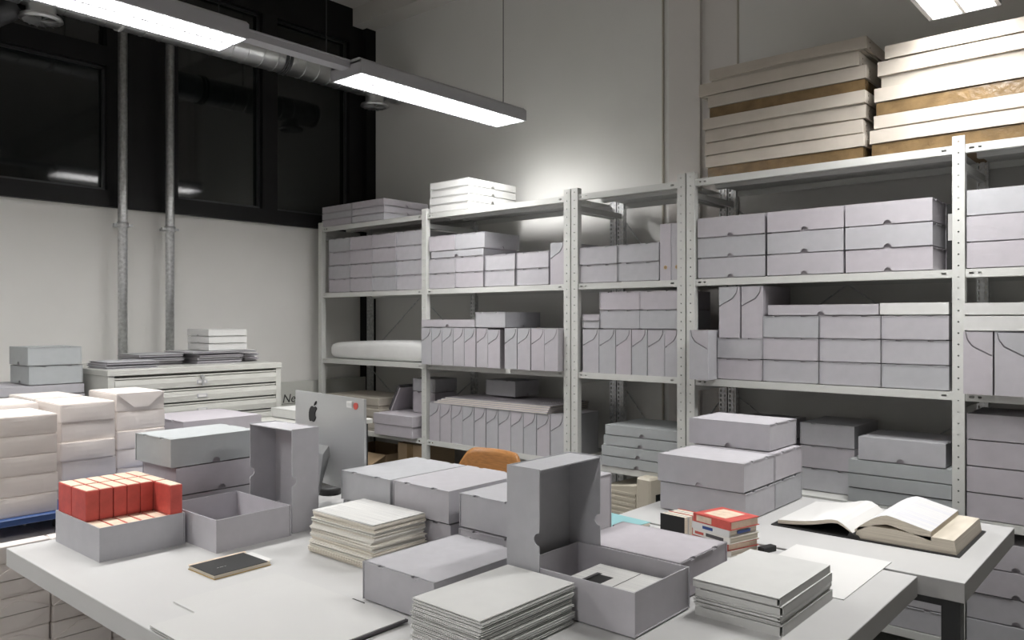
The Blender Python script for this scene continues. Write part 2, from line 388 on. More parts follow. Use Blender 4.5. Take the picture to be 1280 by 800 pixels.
def file_mesh(w, H, d, mirror):
    k = ('file', round(w,3), H, d, mirror)
    if k in CACHE: return CACHE[k]
    a = bmesh.new(); bbox(a, -w/2+.0032, w/2-.0032, .016, d-.004, 0, H-.004)
    b = bmesh.new(); f = -1 if mirror else 1; g = .0028
    u = (f, 0, 0); o = (-f*w/2+f*.0012, 0, 0); W = w-.0024
    # lower front with the slanted cut, side skins and the flap of the top cover
    prism(b, [(0,0), (W,0), (W,H-.001), (W*.93,H-.001), (W*.88,H*.88-g), (W*.70,H*.77-g), (0,H*.62-g)], o, u, (0,0,1), (0,1,0), .0045)
    bbox(b, -w/2+.0006, -w/2+.003, .002, d, 0, H-.002); bbox(b, w/2-.003, w/2-.0006, .002, d, 0, H-.002); bbox(b, -w/2+.0006, w/2-.0006, d-.003, d, 0, H-.002)
    c = bmesh.new()
    prism(c, [(0,H), (W*.93-g,H), (W*.88-g,H*.88+.0015), (W*.70-g,H*.77+.0015), (0,H*.62+.0015)], o, u, (0,0,1), (0,1,0), .0045)
    bbox(c, -w/2+.0006, w/2-.0006, 0, d, H-.003, H)
    CACHE[k] = (finish(a, 'inner', 'tray'), finish(b, 'body', 'grey'), finish(c, 'cover_flap', 'grey')); return CACHE[k]
def file_box(x0, y0, z0, label, group=None, w=.1, H=.237, d=.33, mirror=False, rz=0):
    t = thing('magazine_file', label, 'file box', (x0+w/2, y0+random.uniform(0, .006), z0), rz+random.uniform(-.006, .006), group)
    a, b, c = file_mesh(w, H, d, mirror); link('body', b, t); link('inner_body', a, t); link('cover_flap', c, t); return t

# --- corner bay beside the window wall
G = 'flat boxes on top of the corner bay'
for k in range(3):
    card_box(-4.94, 3.505, S[0]+.05*k, LV3[k]+' flat lilac-grey box of the shelf top pile against the window frame', G, w=.353, d=.41, h=.05)
    card_box(-4.578, 3.503, S[0]+.05*k, LV3[k]+' flat lilac-grey box of the shelf top pile next to the white boxes', G, w=.353, d=.41, h=.05)
for c, x in enumerate((-4.857, -4.603, -4.351, -4.094)):
    for k in range(4):
        card_box(x, 3.503, S[1]+.0985*k, LV4[k]+' grey archive box in the '+ORD[c]+' stack from the window wall, corner bay', 'four by four block of archive boxes', w=.25, h=.0985)
bm = bmesh.new(); bmesh.ops.create_uvsphere(bm, u_segments=40, v_segments=20, radius=1)
for v in bm.verts:
    c = v.co; e = lambda q, p: math.copysign(abs(q)**p, q)
    v.co = Vector((.55*e(c.x, .22), .17*e(c.y, .35), .07*e(c.z, .55)))
    v.co.z += .066 + .01*math.sin(v.co.x*4+.6)*(v.co.z > 0) + .004*math.sin(v.co.x*31 + v.co.y*22)*(c.z > .2)
    if c.z < -.3: v.co.z = max(0, v.co.z*.6)
for f in bm.faces: f.smooth = True
tag(obj('wrapped_roll', bm, 'wrap', None, (-4.375, 3.70, S[2])), 'long soft bundle wrapped in white film lying on the corner bay shelf', 'roll')
for k in range(3):
    t = thing('beige_folio_box', LV3[k]+' flat beige folio box in the pile behind the computer', 'box', (-4.60+.012*(k % 2), 3.70, S[3]+.078*k), .01*k, 'pile of beige folio boxes')
    quick('lid', -.30, .30, -.19, .19, .022, .0765, 'beige', t, .003); quick('base', -.293, .293, -.183, .183, 0, .03, 'beige', t)
t = thing('lidded_grey_box', 'dark lilac-grey lidded box jutting over the lower shelf edge', 'box', (-4.07, 3.60, S[3]), .02)
quick('base', -.19, .19, -.15, .15, 0, .10, 'tray', t, .002); quick('lid', -.195, .195, -.155, .155, .075, .145, 'grey', t, .002)
card_box(-4.06, 3.62, S[3]+.1455, 'grey archive box under another one, on the lidded grey box', None, w=.22, d=.2, h=.145)
card_box(-4.065, 3.62, S[3]+.2915, 'topmost small grey box on the lidded grey box by the shelf post', None, w=.225, d=.2, h=.09)
t = thing('leaning_file', 'dark grey folder leaning against the small grey boxes', 'folder', (-4.255, 3.70, S[3]+.1535), 0)
bm = bmesh.new(); bbox(bm, -.01, .01, -.12, .12, 0, .2); obj('cover', bm, 'core', t, rot=(0, R(30), 0)); bm = bmesh.new(); bbox(bm, .011, .02, -.12, .12, 0, .19); obj('sheets', bm, 'tray', t, rot=(0, R(30), 0))
t = thing('open_carton', 'open brown carton on the bottom shelf of the corner bay', 'carton', (-4.5, 3.7, S[4]))
link('body', tray_mesh(.56, .36, .34, .005, False, 'brown'), t)
for s in (-1, 1):
    bm = bmesh.new(); bbox(bm, -.28, .28, 0, .16, 0, .004); obj('flap', bm, 'brown', t, (0, s*.18, .338), (R(-22), 0, 0 if s > 0 else R(180)))
t = thing('kraft_carton', 'upright kraft carton on the bottom shelf below the lidded grey box', 'carton', (-3.985, 3.68, S[4]))
quick('body', -.125, .125, -.15, .15, 0, .44, 'brown', t, .003); quick('tape', -.03, .03, -.151, -.149, .25, .4405, 'tape', t); text_mesh('III', .03, 'ink', 'print_mark', t, (.04, -.1505, .30), (R(90), 0, 0))

# --- second bay
for k in range(4):
    card_box(-3.765, 3.505, S[0]+.049*k, LV4[k]+' flat white box in the pile of four on the shelf top', 'four white flat boxes on the shelf top', w=.345, d=.45, h=.049, m='white', notch=True)
for i, x in enumerate((-3.773, -3.53, -3.277, -3.023)):
    for k in range(2):
        card_box(x, 3.503, S[1]+.097*k, LV2[k]+' grey archive box, '+ORD[i]+' pair from the single post, second bay under the white boxes', 'two rows of archive boxes in the second bay', w=.238, h=.097)
card_box(-3.757, 3.503, S[1]+.195, 'thin wide grey box with a finger notch sandwiched between archive boxes', None, face='long', w=.465, d=.33, h=.044)
for i, (x, w_) in enumerate(((-3.773, .236), (-3.533, .252))):
    card_box(x, 3.503, S[1]+.24, 'grey archive box lying on the thin notched box, '+['beside the single post', 'with its long side exposed'][i], 'pair on the thin wide box', w=w_, h=.10, d=.325)
file_box(-2.769, 3.503, S[1], 'single upright file box beside two archive boxes, against the double post', None, H=.235)
for i, x in enumerate((-3.787, -3.690, -3.593, -3.496, -3.398, -3.298)):
    file_box(x, 3.45, S[2], ORD[i]+' upright file box from the single post in the row of seven', 'row of file boxes under the thin box', w=.0945)
file_box(-3.20, 3.445, S[2], 'slightly lower upright file box at the end of the row of seven', None, w=.097, H=.228)
for i, x in enumerate((-3.07, -2.97, -2.87, -2.77)):
    file_box(x, 3.45, S[2], ORD[3-i]+' upright file box from the double post in the row of four', 'row of four file boxes', w=.097)
card_box(-3.787, 3.45, S[2]+.238, 'thin grey box with finger notch lying on the row of file boxes', None, face='long', w=.477, d=.3, h=.05)
card_box(-3.305, 3.45, S[2]+.238, 'grey archive box alone on the file boxes beside the thin notched box', None, w=.24, d=.326, h=.095)
for i in range(11):
    file_box(-3.768+.1*i, 3.503, S[3], ORD[i]+' file box from the single post in the row under the portfolios', 'row of eleven file boxes', w=.0968, H=.242)
for k in range(4):
    t = thing('portfolio', LV4[k]+' floppy portfolio with pale page edges lying on the row of file boxes', 'portfolio', (-3.25+.01*k, 3.70+.008*k, S[3]+.243+.0105*k), .012*(k-1), 'pile of portfolios on the file boxes')
    quick('pages', -.48+.02*k, .46-.015*k, -.195, .195, .001, .009, 'cream', t); quick('cover', -.485+.02*k, .465-.015*k, -.197, .197, .0085, .0105, 'tray', t); quick('back_cover', -.485+.02*k, .465-.015*k, -.197, .197, 0, .0015, 'tray', t)
bm = bmesh.new()
for i in range(9): tube(bm, [(-.004, i*.016, 0), (0, i*.016, .009), (.008, i*.016, .009), (.012, i*.016, 0)], .0012, 6)
tag(obj('spiral_binding', bm, 'galv', None, (-2.9, 3.58, S[3]+.286), (0,0,R(-20))), 'thin wire binding on top of the portfolio pile', 'wire binding')
card_box(-3.45, 3.70, S[3]+.297, 'dark shaded archive box at the back on the portfolio pile', None, w=.25, d=.23, h=.1)
for k in range(2): card_box(-3.70, 3.52, S[4]+.1*k, LV2[k]+' pale box on the bottom shelf behind the wooden chair', 'pale flat boxes on the bottom shelf', face='long', w=.45, d=.34, h=.1, m='cool')

# --- narrow bay
for c, x in enumerate((-2.568, -2.315)):
    for k in range(2): card_box(x, 3.503, S[1]+.098*k, LV2[k]+' grey archive box on the narrow bay, '+['beside the double post', 'touching the ring binder'][c], 'two by two block beside the binders', w=.246, h=.098)
for i, x in enumerate((-2.062, -1.997)):
    t = thing('lever_binder', 'tall grey binder with a brass finger ring, ' + ('next to the archive boxes' if i == 0 else 'half behind the double post'), 'binder', (x+.031, 3.505, S[1]))
    bm = bmesh.new(); ring = [(.031+.009*math.cos(a), .065+.009*math.sin(a)) for a in [2*math.pi*k/12 for k in range(12)]]
    bbox(bm, -.031, .031, 0, .003, 0, .285); obj('spine', bm, 'grey', t)
    quick('side_cover', -.031, -.028, .003, .28, 0, .285, 'grey', t); quick('side_cover', .028, .031, .003, .28, 0, .285, 'grey', t); quick('pages', -.027, .027, .02, .27, .003, .275, 'paper', t)
    bm = bmesh.new(); tube(bm, [(0, -.001, .065), (0, .002, .065)], .0095, 14); obj('finger_ring', bm, 'gold', t); bm = bmesh.new(); tube(bm, [(0, -.0014, .065), (0, .002, .065)], .0068, 14); obj('ring_hole', bm, 'brown', t)
for c, (x, w_) in enumerate(((-2.547, .108), (-2.436, .105), (-2.328, .095), (-2.231, .092), (-2.137, .1), (-2.034, .077))):
    file_box(x, 3.503, S[2], ORD[c]+' upright file box of the six on the narrow bay, counted from the window end', 'row of six file boxes', w=w_, H=.236)
for k, h in ((0, .042), (.042, .038)): card_box(-2.545, 3.505, S[2]+.237+k, LV2[k > 0]+' small flat grey box on the end of the row of six file boxes', 'two small flat boxes', face='short', w=.108, d=.2, h=h)
for c, (x, w_) in enumerate(((-2.434, .246), (-2.186, .228))):
    for k in range(2): card_box(x, 3.503, S[2]+.237+.099*k, LV2[k]+' grey archive box on the six file boxes, '+['beside the small flat boxes', 'against the double post'][c], 'two by two block on the file boxes', w=w_, h=.099)
for k in range(4):
    card_box(-2.42+.006*k, 3.49+.006*k, S[3]+.055*k, LV4[k]+' notched flat pale grey box in the pile on the narrow bay', 'pile of four notched flat boxes', face='long', w=.45, d=.36, h=.055, m='cool', rz=.004*k)
t = thing('crt_monitor', 'old beige tube monitor standing under the narrow bay', 'monitor', (-2.215, 3.64, S[4]), R(-6))
bm = bmesh.new(); prism(bm, [(-.19, .06), (-.18, .39), (-.05, .405), (.08, .43), (.08, .03), (-.12, .03)], (0, -.18, 0), (1,0,0), (0,0,1), (0,1,0), .36); obj('shell', bm, 'plastic', t, bevel=.006)
for i in range(9): quick('vent_slot', -.165, .06, -.1835, -.179, .15+.027*i, .163+.027*i, 'plastic', t)
bm = bmesh.new(); bbox(bm, .08, .17, -.205, .205, .02, .475); obj('bezel', bm, 'plastic', t, bevel=.01); quick('screen', .165, .173, -.16, .16, .09, .39, 'glass', t); quick('foot', -.12, .1, -.13, .13, 0, .035, 'plastic', t)

# --- bay under the carton stacks
for c, x in enumerate((-1.852, -1.50, -1.152)):
    for k in range(3): card_box(x, 3.503, S[1]+.0985*k, LV3[k]+' large notched archive box below the cartons, '+ORD[c]+' stack from the double post', 'three by three block of notched boxes', face='long', w=.34, d=.235, h=.0985)
quick_b = thing('dark_binder', 'black binder standing behind the block of notched boxes', 'binder', (-.775, 3.66, S[1])); quick('spine', -.02, .02, 0, .25, 0, .28, 'blk', quick_b, .002); quick('label_patch', -.014, .014, -.001, .001, .13, .24, 'paper', quick_b)
file_box(-1.853, 3.42, S[2], 'file box with mirrored flap jutting out beside the double post', None, mirror=True, w=.1, H=.236)
for k in range(2): card_box(-1.748, 3.503, S[2]+.1*k, LV2[k]+' grey archive box under the two tall file boxes', 'pair under the tall file boxes', w=.222, h=.1)
for c, x in enumerate((-1.521, -1.262, -1.005)):
    for k in range(3): card_box(x, 3.503, S[2]+.101*k, LV3[k]+' slotted archive box, '+ORD[c]+' stack from the pair of tall file boxes', 'three by three block with slotted ends', w=.252, h=.101)
for c, x in enumerate((-1.74, -1.628)): file_box(x, 3.503, S[2]+.2005, 'tall upright file box standing on archive boxes, '+['nearer the double post', 'beside the thin lilac box'][c], 'pair of tall file boxes', w=.105, H=.243)
card_box(-1.497, 3.503, S[2]+.3035, 'thin lilac box with finger notch on the slotted archive boxes', None, face='long', w=.48, d=.3, h=.05)
card_box(-1.012, 3.503, S[2]+.3035, 'thin white box without notch on the slotted archive boxes', None, face='long', w=.258, d=.3, h=.053, m='white', notch=False)
for k in range(3): card_box(-1.14, 3.503, S[3]+.0605*k, LV3[k]+' flat cool grey box under a notched box, behind the open book', 'three cool grey flat boxes', face='long', w=.398, d=.36, h=.0605, m='cool', notch=False)
card_box(-1.10, 3.505, S[3]+.182, 'notched grey archive box on top of the cool grey flat boxes', None, face='long', w=.335, d=.3, h=.1)
for k in range(3): card_box(-1.385, 3.60, S[3]+.103*k, LV3[k]+' shaded archive box in the stack behind the big box stack', 'shaded stack of three', w=.24, d=.33, h=.103)
for k in range(3): card_box(-1.72, 3.55, S[3]+.1*k, 'grey archive box on the shelf right behind the big box stack', 'boxes hidden behind the stack', w=.252, h=.1)
for c, x in enumerate((-1.30, -1.02)):
    for k in range(4): card_box(x, 3.503, S[4]+.095*k, LV4[k]+' dark archive box on the bottom shelf, '+['farther from', 'nearer to'][c]+' the end bay post', 'boxes on the bottom shelf under the table', w=.255, d=.335, h=.095)
# --- end bay
for k in range(3): card_box(-.69, 3.503, S[1]+.103*k, LV3[k]+' wide grey archive box in the upper stack of the end bay', 'stack of three in the end bay', face='long', w=.42, d=.3, h=.103, notch=False)
for i in range(4): file_box(-.69+.1045*i, 3.44, S[2], ORD[i]+' mirrored file box from the post under the white flat boxes', 'mirrored file boxes in the end bay', w=.1, H=.24, mirror=True)
for k, h in ((0, .060), (.0605, .05)): card_box(-.69, 3.445, S[2]+.241+k, LV2[k > 0]+' white flat box lying on the mirrored file boxes', 'two white flat boxes in the end bay', face='long', w=.5, d=.33, h=h, m='white', notch=False)
for k in range(4): card_box(-.69, 3.503, S[3]+.103*k, LV4[k]+' lilac-grey archive box in the lower stack of the end bay', 'stack of four in the end bay', face='long', w=.34, d=.3, h=.103, notch=False)
for k in range(4): card_box(-.69, 3.503, S[4]+.103*k, LV4[k]+' dark notched box at the foot of the end bay', 'notched boxes at the foot of the end bay', face='long', w=.33, d=.3, h=.103)

# --- flat cartons on the shelf top
def warp_box(bm, x0, x1, y0, y1, z0, z1, amp, n=10):
    secs = []
    for i in range(n+1):
        u = i/n; x = x0+(x1-x0)*u; dz = amp*math.sin(math.pi*u)
        secs.append([bm.verts.new(p) for p in ((x,y0,z0+dz),(x,y1,z0+dz),(x,y1,z1+dz*.1),(x,y0,z1+dz*.1))])
    for A, B in zip(secs, secs[1:]):
        for k in range(4): bm.faces.new((A[k], A[(k+1) % 4], B[(k+1) % 4], B[k]))
    bm.faces.new(secs[0]); bm.faces.new(secs[-1][::-1])
def carton(x0, x1, y0, z, hb, hl, label, group, amp=0, rz=0, taped=True, tilt=0, dp=.5):
    w_ = x1-x0
    t = thing('flat_carton', label, 'carton', ((x0+x1)/2, y0+dp/2, z), rz, group); t.rotation_euler.y = tilt
    bm = bmesh.new(); bbox(bm, -w_/2+.012, w_/2-.012, -dp/2+.012, dp/2-.012, 0, hb+hl-.004); obj('base', bm, 'brown' if taped else 'beige', t)
    bm = bmesh.new(); warp_box(bm, -w_/2, w_/2, -dp/2, dp/2, hb+.005, hb+hl, amp); l_ = obj('lid', bm, 'kraft', t)
    if hb > .02 and taped:
        bm = bmesh.new(); bbox(bm, -w_/2+.0065, w_/2-.0065, -dp/2+.0065, -dp/2+.0085, .001, hb+.002); bbox(bm, w_/2-.0085, w_/2-.0065, -dp/2+.007, dp/2-.007, .001, hb+.002)
        bbox(bm, -w_/2+.0065, -w_/2+.0085, -dp/2+.007, dp/2-.007, .001, hb+.002); tp = obj('tape', bm, 'tape', t)
        for u in (-.45, -.12, .08, .38): quick('tape_strip', u*w_-.03, u*w_+.03, -dp/2+.0058, -dp/2+.0066, .0, hb+.001, 'tape', tp)
    for s in (-.4, .4):
        for k in (-.012, .012):
            bm = bmesh.new(); bbox(bm, w_/2-.001, w_/2+.0008, s*dp-.003, s*dp+.003, hb+hl*.5+k-.003, hb+hl*.5+k+.003); obj('staple', bm, 'dbrown', l_)
    return t
z = S[0]; GL = 'left pile of flat cartons'; lb = 'beige flat carton in the pile nearer the wall pillar'
A_ = [(-1.808, -1.072, .045, .058, 0, 1), (-1.816, -1.082, 0, .060, .003, 0), (-1.816, -1.073, 0, .062, .007, 0), (-1.822, -1.07, 0, .058, .003, 0), (-1.80, -1.068, .045, .06, .002, 1), (-1.85, -1.10, 0, .064, .004, 0), (-1.79, -1.07, 0, .056, .010, 0)]
nm_ = ['lowest beige carton with brown taped base in the pile nearer the pillar', None, None, None, 'beige carton with brown taped base halfway up the pile nearer the pillar', None, 'topmost warped beige carton of the pile nearer the pillar']
for i, (a, b, hb, hl, amp, tp) in enumerate(A_):
    carton(a, b, 3.505+.004*(i % 3), z, hb, hl, nm_[i] or 'plain beige carton, '+['', 'just above the lowest', 'third from the shelf', 'just under the taped middle one', '', 'just under the topmost'][i]+', pile nearer the pillar', GL if not nm_[i] else None, amp, rz=.006*(i % 3-1) + (.02 if i == 6 else 0), taped=bool(tp), tilt=0); z += hb+hl+.0015
z = S[0]; B_ = [(-1.05, -.29, .047, .06, .002, 1), (-1.035, -.29, 0, .058, .003, 0), (-1.033, -.28, .05, .062, .003, 1), (-1.02, -.28, .046, .064, .002, 0), (-.99, -.27, 0, .058, 0, 0)]
nm_ = ['lowest carton of the larger pile, on a wrinkled brown taped base', 'plain beige carton lid between two taped cartons of the larger pile', 'beige carton with shiny tape band midway up the larger pile', 'wide beige carton with a plain base near the top of the larger pile', 'topmost pale carton of the larger pile below the lamp']
for i, (a, b, hb, hl, amp, tp) in enumerate(B_):
    carton(a, b, 3.50+.004*(i % 2), z, hb, hl, nm_[i], None, amp, rz=.004*(i % 3-1), taped=bool(tp)); z += hb+hl+.0015

# ------------------------------------------------------------------ tables
TZ = .74
def table(name, label, x0, x1, y0, y1, legs, rear=0):
    t = thing(name, label, 'table', ((x0+x1)/2, (y0+y1)/2, 0)); a, b = (x1-x0)/2, (y1-y0)/2
    quick('table_top', -a, a, -b, b, TZ-.056, TZ, 'table', t, .0015)
    bm = bmesh.new(); bbox(bm, -a+.05, a-.05, -b+.08, -b+.11, TZ-.10, TZ-.056); bbox(bm, -a+.05, a-.05, b-.11, b-.08, TZ-.10, TZ-.056); obj('frame', bm, 'dleg', t)
    for sx in (-1, 1):
        for sy in (-1, 1):
            bm = bmesh.new(); px, py = (a-legs[1] if sx > 0 else -a+legs[0]) - (rear if sx > 0 and sy > 0 else 0), sy*(b-.085); bbox(bm, px-.022, px+.022, py-.022, py+.022, 0, TZ-.05); bbox(bm, px-.03, px-.022, py-.006, py+.006, 0, TZ-.05); obj('leg', bm, 'dleg', t)
    return t
table('work_table', 'large pale grey work table covered with boxes, folders and papers', -2.80, -.59, .815, 2.385, (1.0, .75))
table('side_table', 'smaller pale grey table carrying the open book and big boxes', -1.60, -.478, 2.405, 3.16, (.06, .045), .8)

# --- things on the work table
def upright_lid(x, y, rz, label, L=.345, W=.262, H=.105, m='grey'):
    """box lid stood on its short end; opening towards local -Y"""
    t = thing('box_lid', label, 'box lid', (x, y, TZ), rz)
    # tray mesh: L on X, open +Z ; stand so that X -> Z and open side -> -Y
    o = link('shell', tray_mesh(L, W, H, .003, True, m, .016), t); o.rotation_mode = 'XYZ'
    o.matrix_local = Matrix(((0,1,0,0),(0,0,-1,H/2),(1,0,0,L/2),(0,0,0,1)))
    o.matrix_parent_inverse = Matrix()
    return t
def open_tray(x0, y0, w, d, label, h=.1, long='x', z=TZ, notch=False):
    t = thing('open_box', label, 'box', (x0+w/2, y0+d/2, z), 0 if long == 'x' else R(90))
    link('tray', tray_mesh(max(w, d), min(w, d), h, .003, notch, 'grey'), t); return t
open_tray(-2.768, .945, .343, .258, 'open grey box filled with small red packets')
g = 'red packets'
for r in range(3):
    for c in range(6):
        for l in range(2):
            if l == 1 and r == 2 and c < 5: continue
            x = -2.763 + r*.112; y = .95 + c*.0415
            lab = 'small red packet with cream end in the open grey box, ' + ('upper layer' if l else 'sunk in the lower layer')
            if l and r < 2: lab = ORD[5-c]+' upper red packet from the empty tray, '+['row beside the reams', 'row facing the exposed cream ends'][r]
            if not l and r == 2: lab = ORD[5-c]+' sunk red packet from the empty tray in the exposed lower row'
            if l and r == 2: lab = 'single raised red packet at the front end of the packed box'
            t = thing('red_packet', lab, 'packet', (x+.054, y+.0205, TZ+.0035+.094*l), random.uniform(-.015, .015), None if (l and r == 2) else g+(', upper' if l else ', lower'))
            quick('carton', -.053, .053, -.0197, .0197, 0, .092, 'red', t, .0015)
            quick('cream_end', -.050, .050, -.017, .017, .0915, .0935, 'rcream', t)
open_tray(-2.594, 1.216, .34, .262, 'empty open grey box next to the box of red packets')
upright_lid(-2.405, 1.547, 0, 'grey box lid standing upright behind the empty open box')
for k in range(3):
    card_box(-2.915+.004*k, 1.245+(.012 if k == 2 else .03), TZ+.1*k, ['bottom box of the stack of three behind the red packets', 'middle notched box of the stack of three behind the red packets', 'top cool grey box of the stack of three behind the red packets'][k], None, face='short', w=.255, d=.338, h=.1 if k < 2 else .102, m='cool' if k == 2 else 'grey', near=True, jit=2, rz=(0, 0, .025)[k])
t = thing('notebook', 'small black covered notebook with tan page edges lying on the table', 'notebook', (-2.10, 1.175, TZ), .01)
quick('pages', -.071, .070, -.086, .086, .0018, .0115, 'edges', t); quick('back_cover', -.073, .072, -.088, .088, 0, .002, 'gold', t); quick('cover', -.062, .072, -.088, .078, .0115, .0128, 'blk', t); quick('spine_strip', -.073, -.062, -.088, .088, .0115, .0126, 'rcream', t); quick('edge_paper', -.05, .06, .078, .10, .0112, .0118, 'paper', t); text_mesh('-- ---- --', .009, 'folder', 'title', t, (.02, -.05, .0129), (0,0,R(90)))
# portfolios at the table front
t = thing('white_board', 'thin white board lying partly under the larger portfolio', 'board', (-1.77, 1.085, TZ)); quick('sheet', -.172, .172, -.152, .152, 0, .004, 'boardw', t)
t = thing('white_portfolio', 'large white portfolio with black edges at the front of the table', 'portfolio', (-1.605, 1.02, TZ+.0042))
quick('cover', -.205, .205, -.205, .205, .005, .0075, 'boardw', t); quick('back_cover', -.205, .205, -.205, .205, 0, .002, 'boardw', t); quick('black_edge', .2, .2095, -.205, .21, 0, .006, 'core', t); quick('black_edge', .0, .045, .2, .213, 0, .006, 'blk', t); quick('sheets', -.195, .195, -.195, .195, .002, .005, 'paper', t); quick('black_clip', -.02, .0, -.19, -.165, .0074, .0095, 'blk', t)
# loose paper stack
z = TZ
for k in range(15):
    h = random.choice((.007, .009, .011)) if k < 14 else .004
    bm = bmesh.new(); n = max(2, int(h/.002)); zz = 0
    for i in range(n):
        dx, dy = random.uniform(-.004, .004), random.uniform(-.004, .004)
        g_ = .012*(1-k/14); bbox(bm, -.145-g_+dx, .143+dx, -.098-g_*.8+dy, .098+dy, zz, zz+h/n*.93); zz += h/n
    t = tag(obj('paper_bundle', bm, 'cream' if k < 14 else 'print', None, (-1.905+random.uniform(-.005, .005), 1.522+random.uniform(-.003, .003), z), (0,0,random.uniform(-.02, .02))), ORD[14-k]+' paper bundle from the top of the loose cream paper stack' if k < 14 else 'printed top sheets of the loose paper stack on the table', 'paper', 'bundles in the loose paper stack' if k < 14 else None)
    z += h
# closed boxes in the middle
for i, x in enumerate((-2.195, -1.933, -1.642)):
    nm = ['beside the computer', 'in the middle of the row behind the loose papers', 'touching the tall upright lid'][i]
    card_box(x, 1.64, TZ, 'lower closed grey box '+nm, None, w=.255, d=.34, h=.1, near=True)
    card_box(x, 1.632+.006*i, TZ+.1, 'upper closed grey box '+nm, None, w=.255, d=.34, h=.102, near=True)
card_box(-1.60, 1.252, TZ, 'closed grey box alone between the loose papers and the folder stack', None, w=.262, d=.338, h=.1, near=True)
card_box(-1.32, 1.766, TZ, 'closed grey box behind the open box of printed papers', None, face='long', w=.34, d=.256, h=.1, near=True)
open_tray(-1.288, 1.498, .343, .25, 'open grey box holding printed papers beside the folder stacks', z=TZ+.0032)
upright_lid(-1.268, 1.625, R(90), 'tall grey box lid standing on end over the open box of printed papers')
t = thing('box_lid', 'grey lid standing on its long edge behind the tall upright lid', 'box lid', (-1.605, 2.09, TZ))
o = link('shell', tray_mesh(.34, .215, .09, .003, True, 'grey', .016), t, (0, .045, .1075), (R(90), 0, 0))
z = TZ+.0064
for k in range(9):
    t = tag(quick('printed_sheets', -.12, .12, -.105, .105, 0, .0065, 'print' if k == 8 else 'cream'), 'bundle of printed papers inside the open grey box' if k < 8 else 'top printed page with a dark picture inside the open grey box', 'paper', 'papers in the open box' if k < 8 else None)
    t.location = (-1.09+.002*k, 1.622, z); t.rotation_euler = (0,0,random.uniform(-.015, .015)); z += .0066
    if k == 8:
        p_ = quick('picture', -.075, -.03, -.04, .03, .0066, .0070, 'ink', t); quick('rule', .005, .007, -.1, .1, .0066, .0070, 'ink', t); quick('headline', -.085, -.07, -.06, .04, .0066, .0070, 'core', t)
# folder stacks
def folder(x, y, z, w, d, h, rz, label, group, m='folder'):
    t = thing('card_folder', label, 'folder', (x, y, z), rz, group)
    c_ = min(.0024, h*.36); quick('back_cover', -w/2, w/2, -d/2, d/2, 0, c_, m, t); quick('front_cover', -w/2, w/2, -d/2, d/2, h-c_, h, m, t)
    quick('contents', -w/2+.008, w/2-.010, -d/2+.008, d/2-.009, c_, h-c_, 'paper', t)
    if h > .008: quick('spine', w/2-.0015, w/2, -d/2+.006, d/2, c_, h-.003, m, t); quick('front_flap', -w/2, w/2-.005, -d/2, -d/2+.0015, c_, h-.0045, m, t)
z = TZ
for k in range(15):
    h = random.choice((.0055, .006, .007))
    folder(-1.205+random.uniform(-.004, .004), 1.322+random.uniform(-.004, .004), z, .208, .315, h, random.uniform(-.012, .012), ORD[14-k]+' thin folder from the top of the tall grey folder stack' if k < 14 else 'topmost folder of the tall folder stack by the table front', 'tall stack of thin folders' if k < 14 else None); z += h+.0002
z = TZ
for k, h in enumerate((.026, .009, .010, .022, .019)):
    folder(-.815+(.004, -.002, .002, .003, -.001)[k], 1.885+(.0, .003, -.003, .002, -.002)[k], z, .214, .322, h, (0, .006, -.008, .004, .0)[k], ['thick light grey folder at the bottom of the short stack', 'thin light grey folder second from the bottom of the short stack', 'thin light grey folder in the middle of the short stack', 'thick light grey folder under the top one of the short stack', 'top light grey folder of the short stack beside the white sheet'][k], None); z += h+.0002
tag(quick('white_sheet', -.14, .14, -.205, .205, 0, .0025, 'paper', None, loc=(-.82, 2.262, TZ), rot=(0, 0, 0)), 'large blank white sheet lying across the joint of the two tables', 'paper')
# little books near the table joint
bk = [('.'), ]
t0 = (-1.115, 2.29); rz = -.27; z = TZ
defs = [(.017, 'cream', 'edges', 'worn cream pocket book at the bottom of the small colourful stack'), (.020, 'red', 'rcream', 'red pocket book low in the small colourful stack'), (.020, 'cream', 'edges', 'cream pocket book with dark spine patch in the small colourful stack'), (.021, 'paper', 'edges', 'white pocket book with blue spine label in the small colourful stack'), (.026, 'red', 'rcream', 'top red pocket book with yellow cover panel in the small stack')]
for k, (h, cv, pg, lab) in enumerate(defs):
    t = thing('pocket_book', lab, 'book', (t0[0]+random.uniform(-.004, .004), t0[1]+random.uniform(-.003, .003), z), rz+random.uniform(-.05, .05))
    quick('pages', -.072, .07, -.062, .062, .002, h-.002, pg, t); quick('cover', -.074, .073, -.066, .066, h-.002, h, cv, t); quick('back_cover', -.074, .073, -.066, .066, 0, .002, cv, t); quick('spine', -.074, .073, -.068, -.063, 0, h, cv if k != 1 else 'red', t)
    if k == 4: quick('cover_panel', -.05, .035, -.045, .045, h, h+.0006, 'rcream', t); quick('spine_label', -.06, .0, -.0688, -.0678, .004, h-.004, 'rcream', t)
    if k == 3: quick('spine_label', -.03, .01, -.0688, -.0678, .006, h-.006, 'navy', t); quick('side_label', .0725, .0738, -.03, .03, .006, h-.006, 'navy', t)
    if k == 2: quick('spine_label', -.02, .05, -.0688, -.0678, .005, h-.005, 'core', t); quick('spine_label', -.065, -.03, -.0688, -.0678, .005, h-.007, 'red', t)
    if k == 1: quick('spine_label', .0, .06, -.0688, -.0678, .005, h-.006, 'rcream', t)
    z += h+.0003
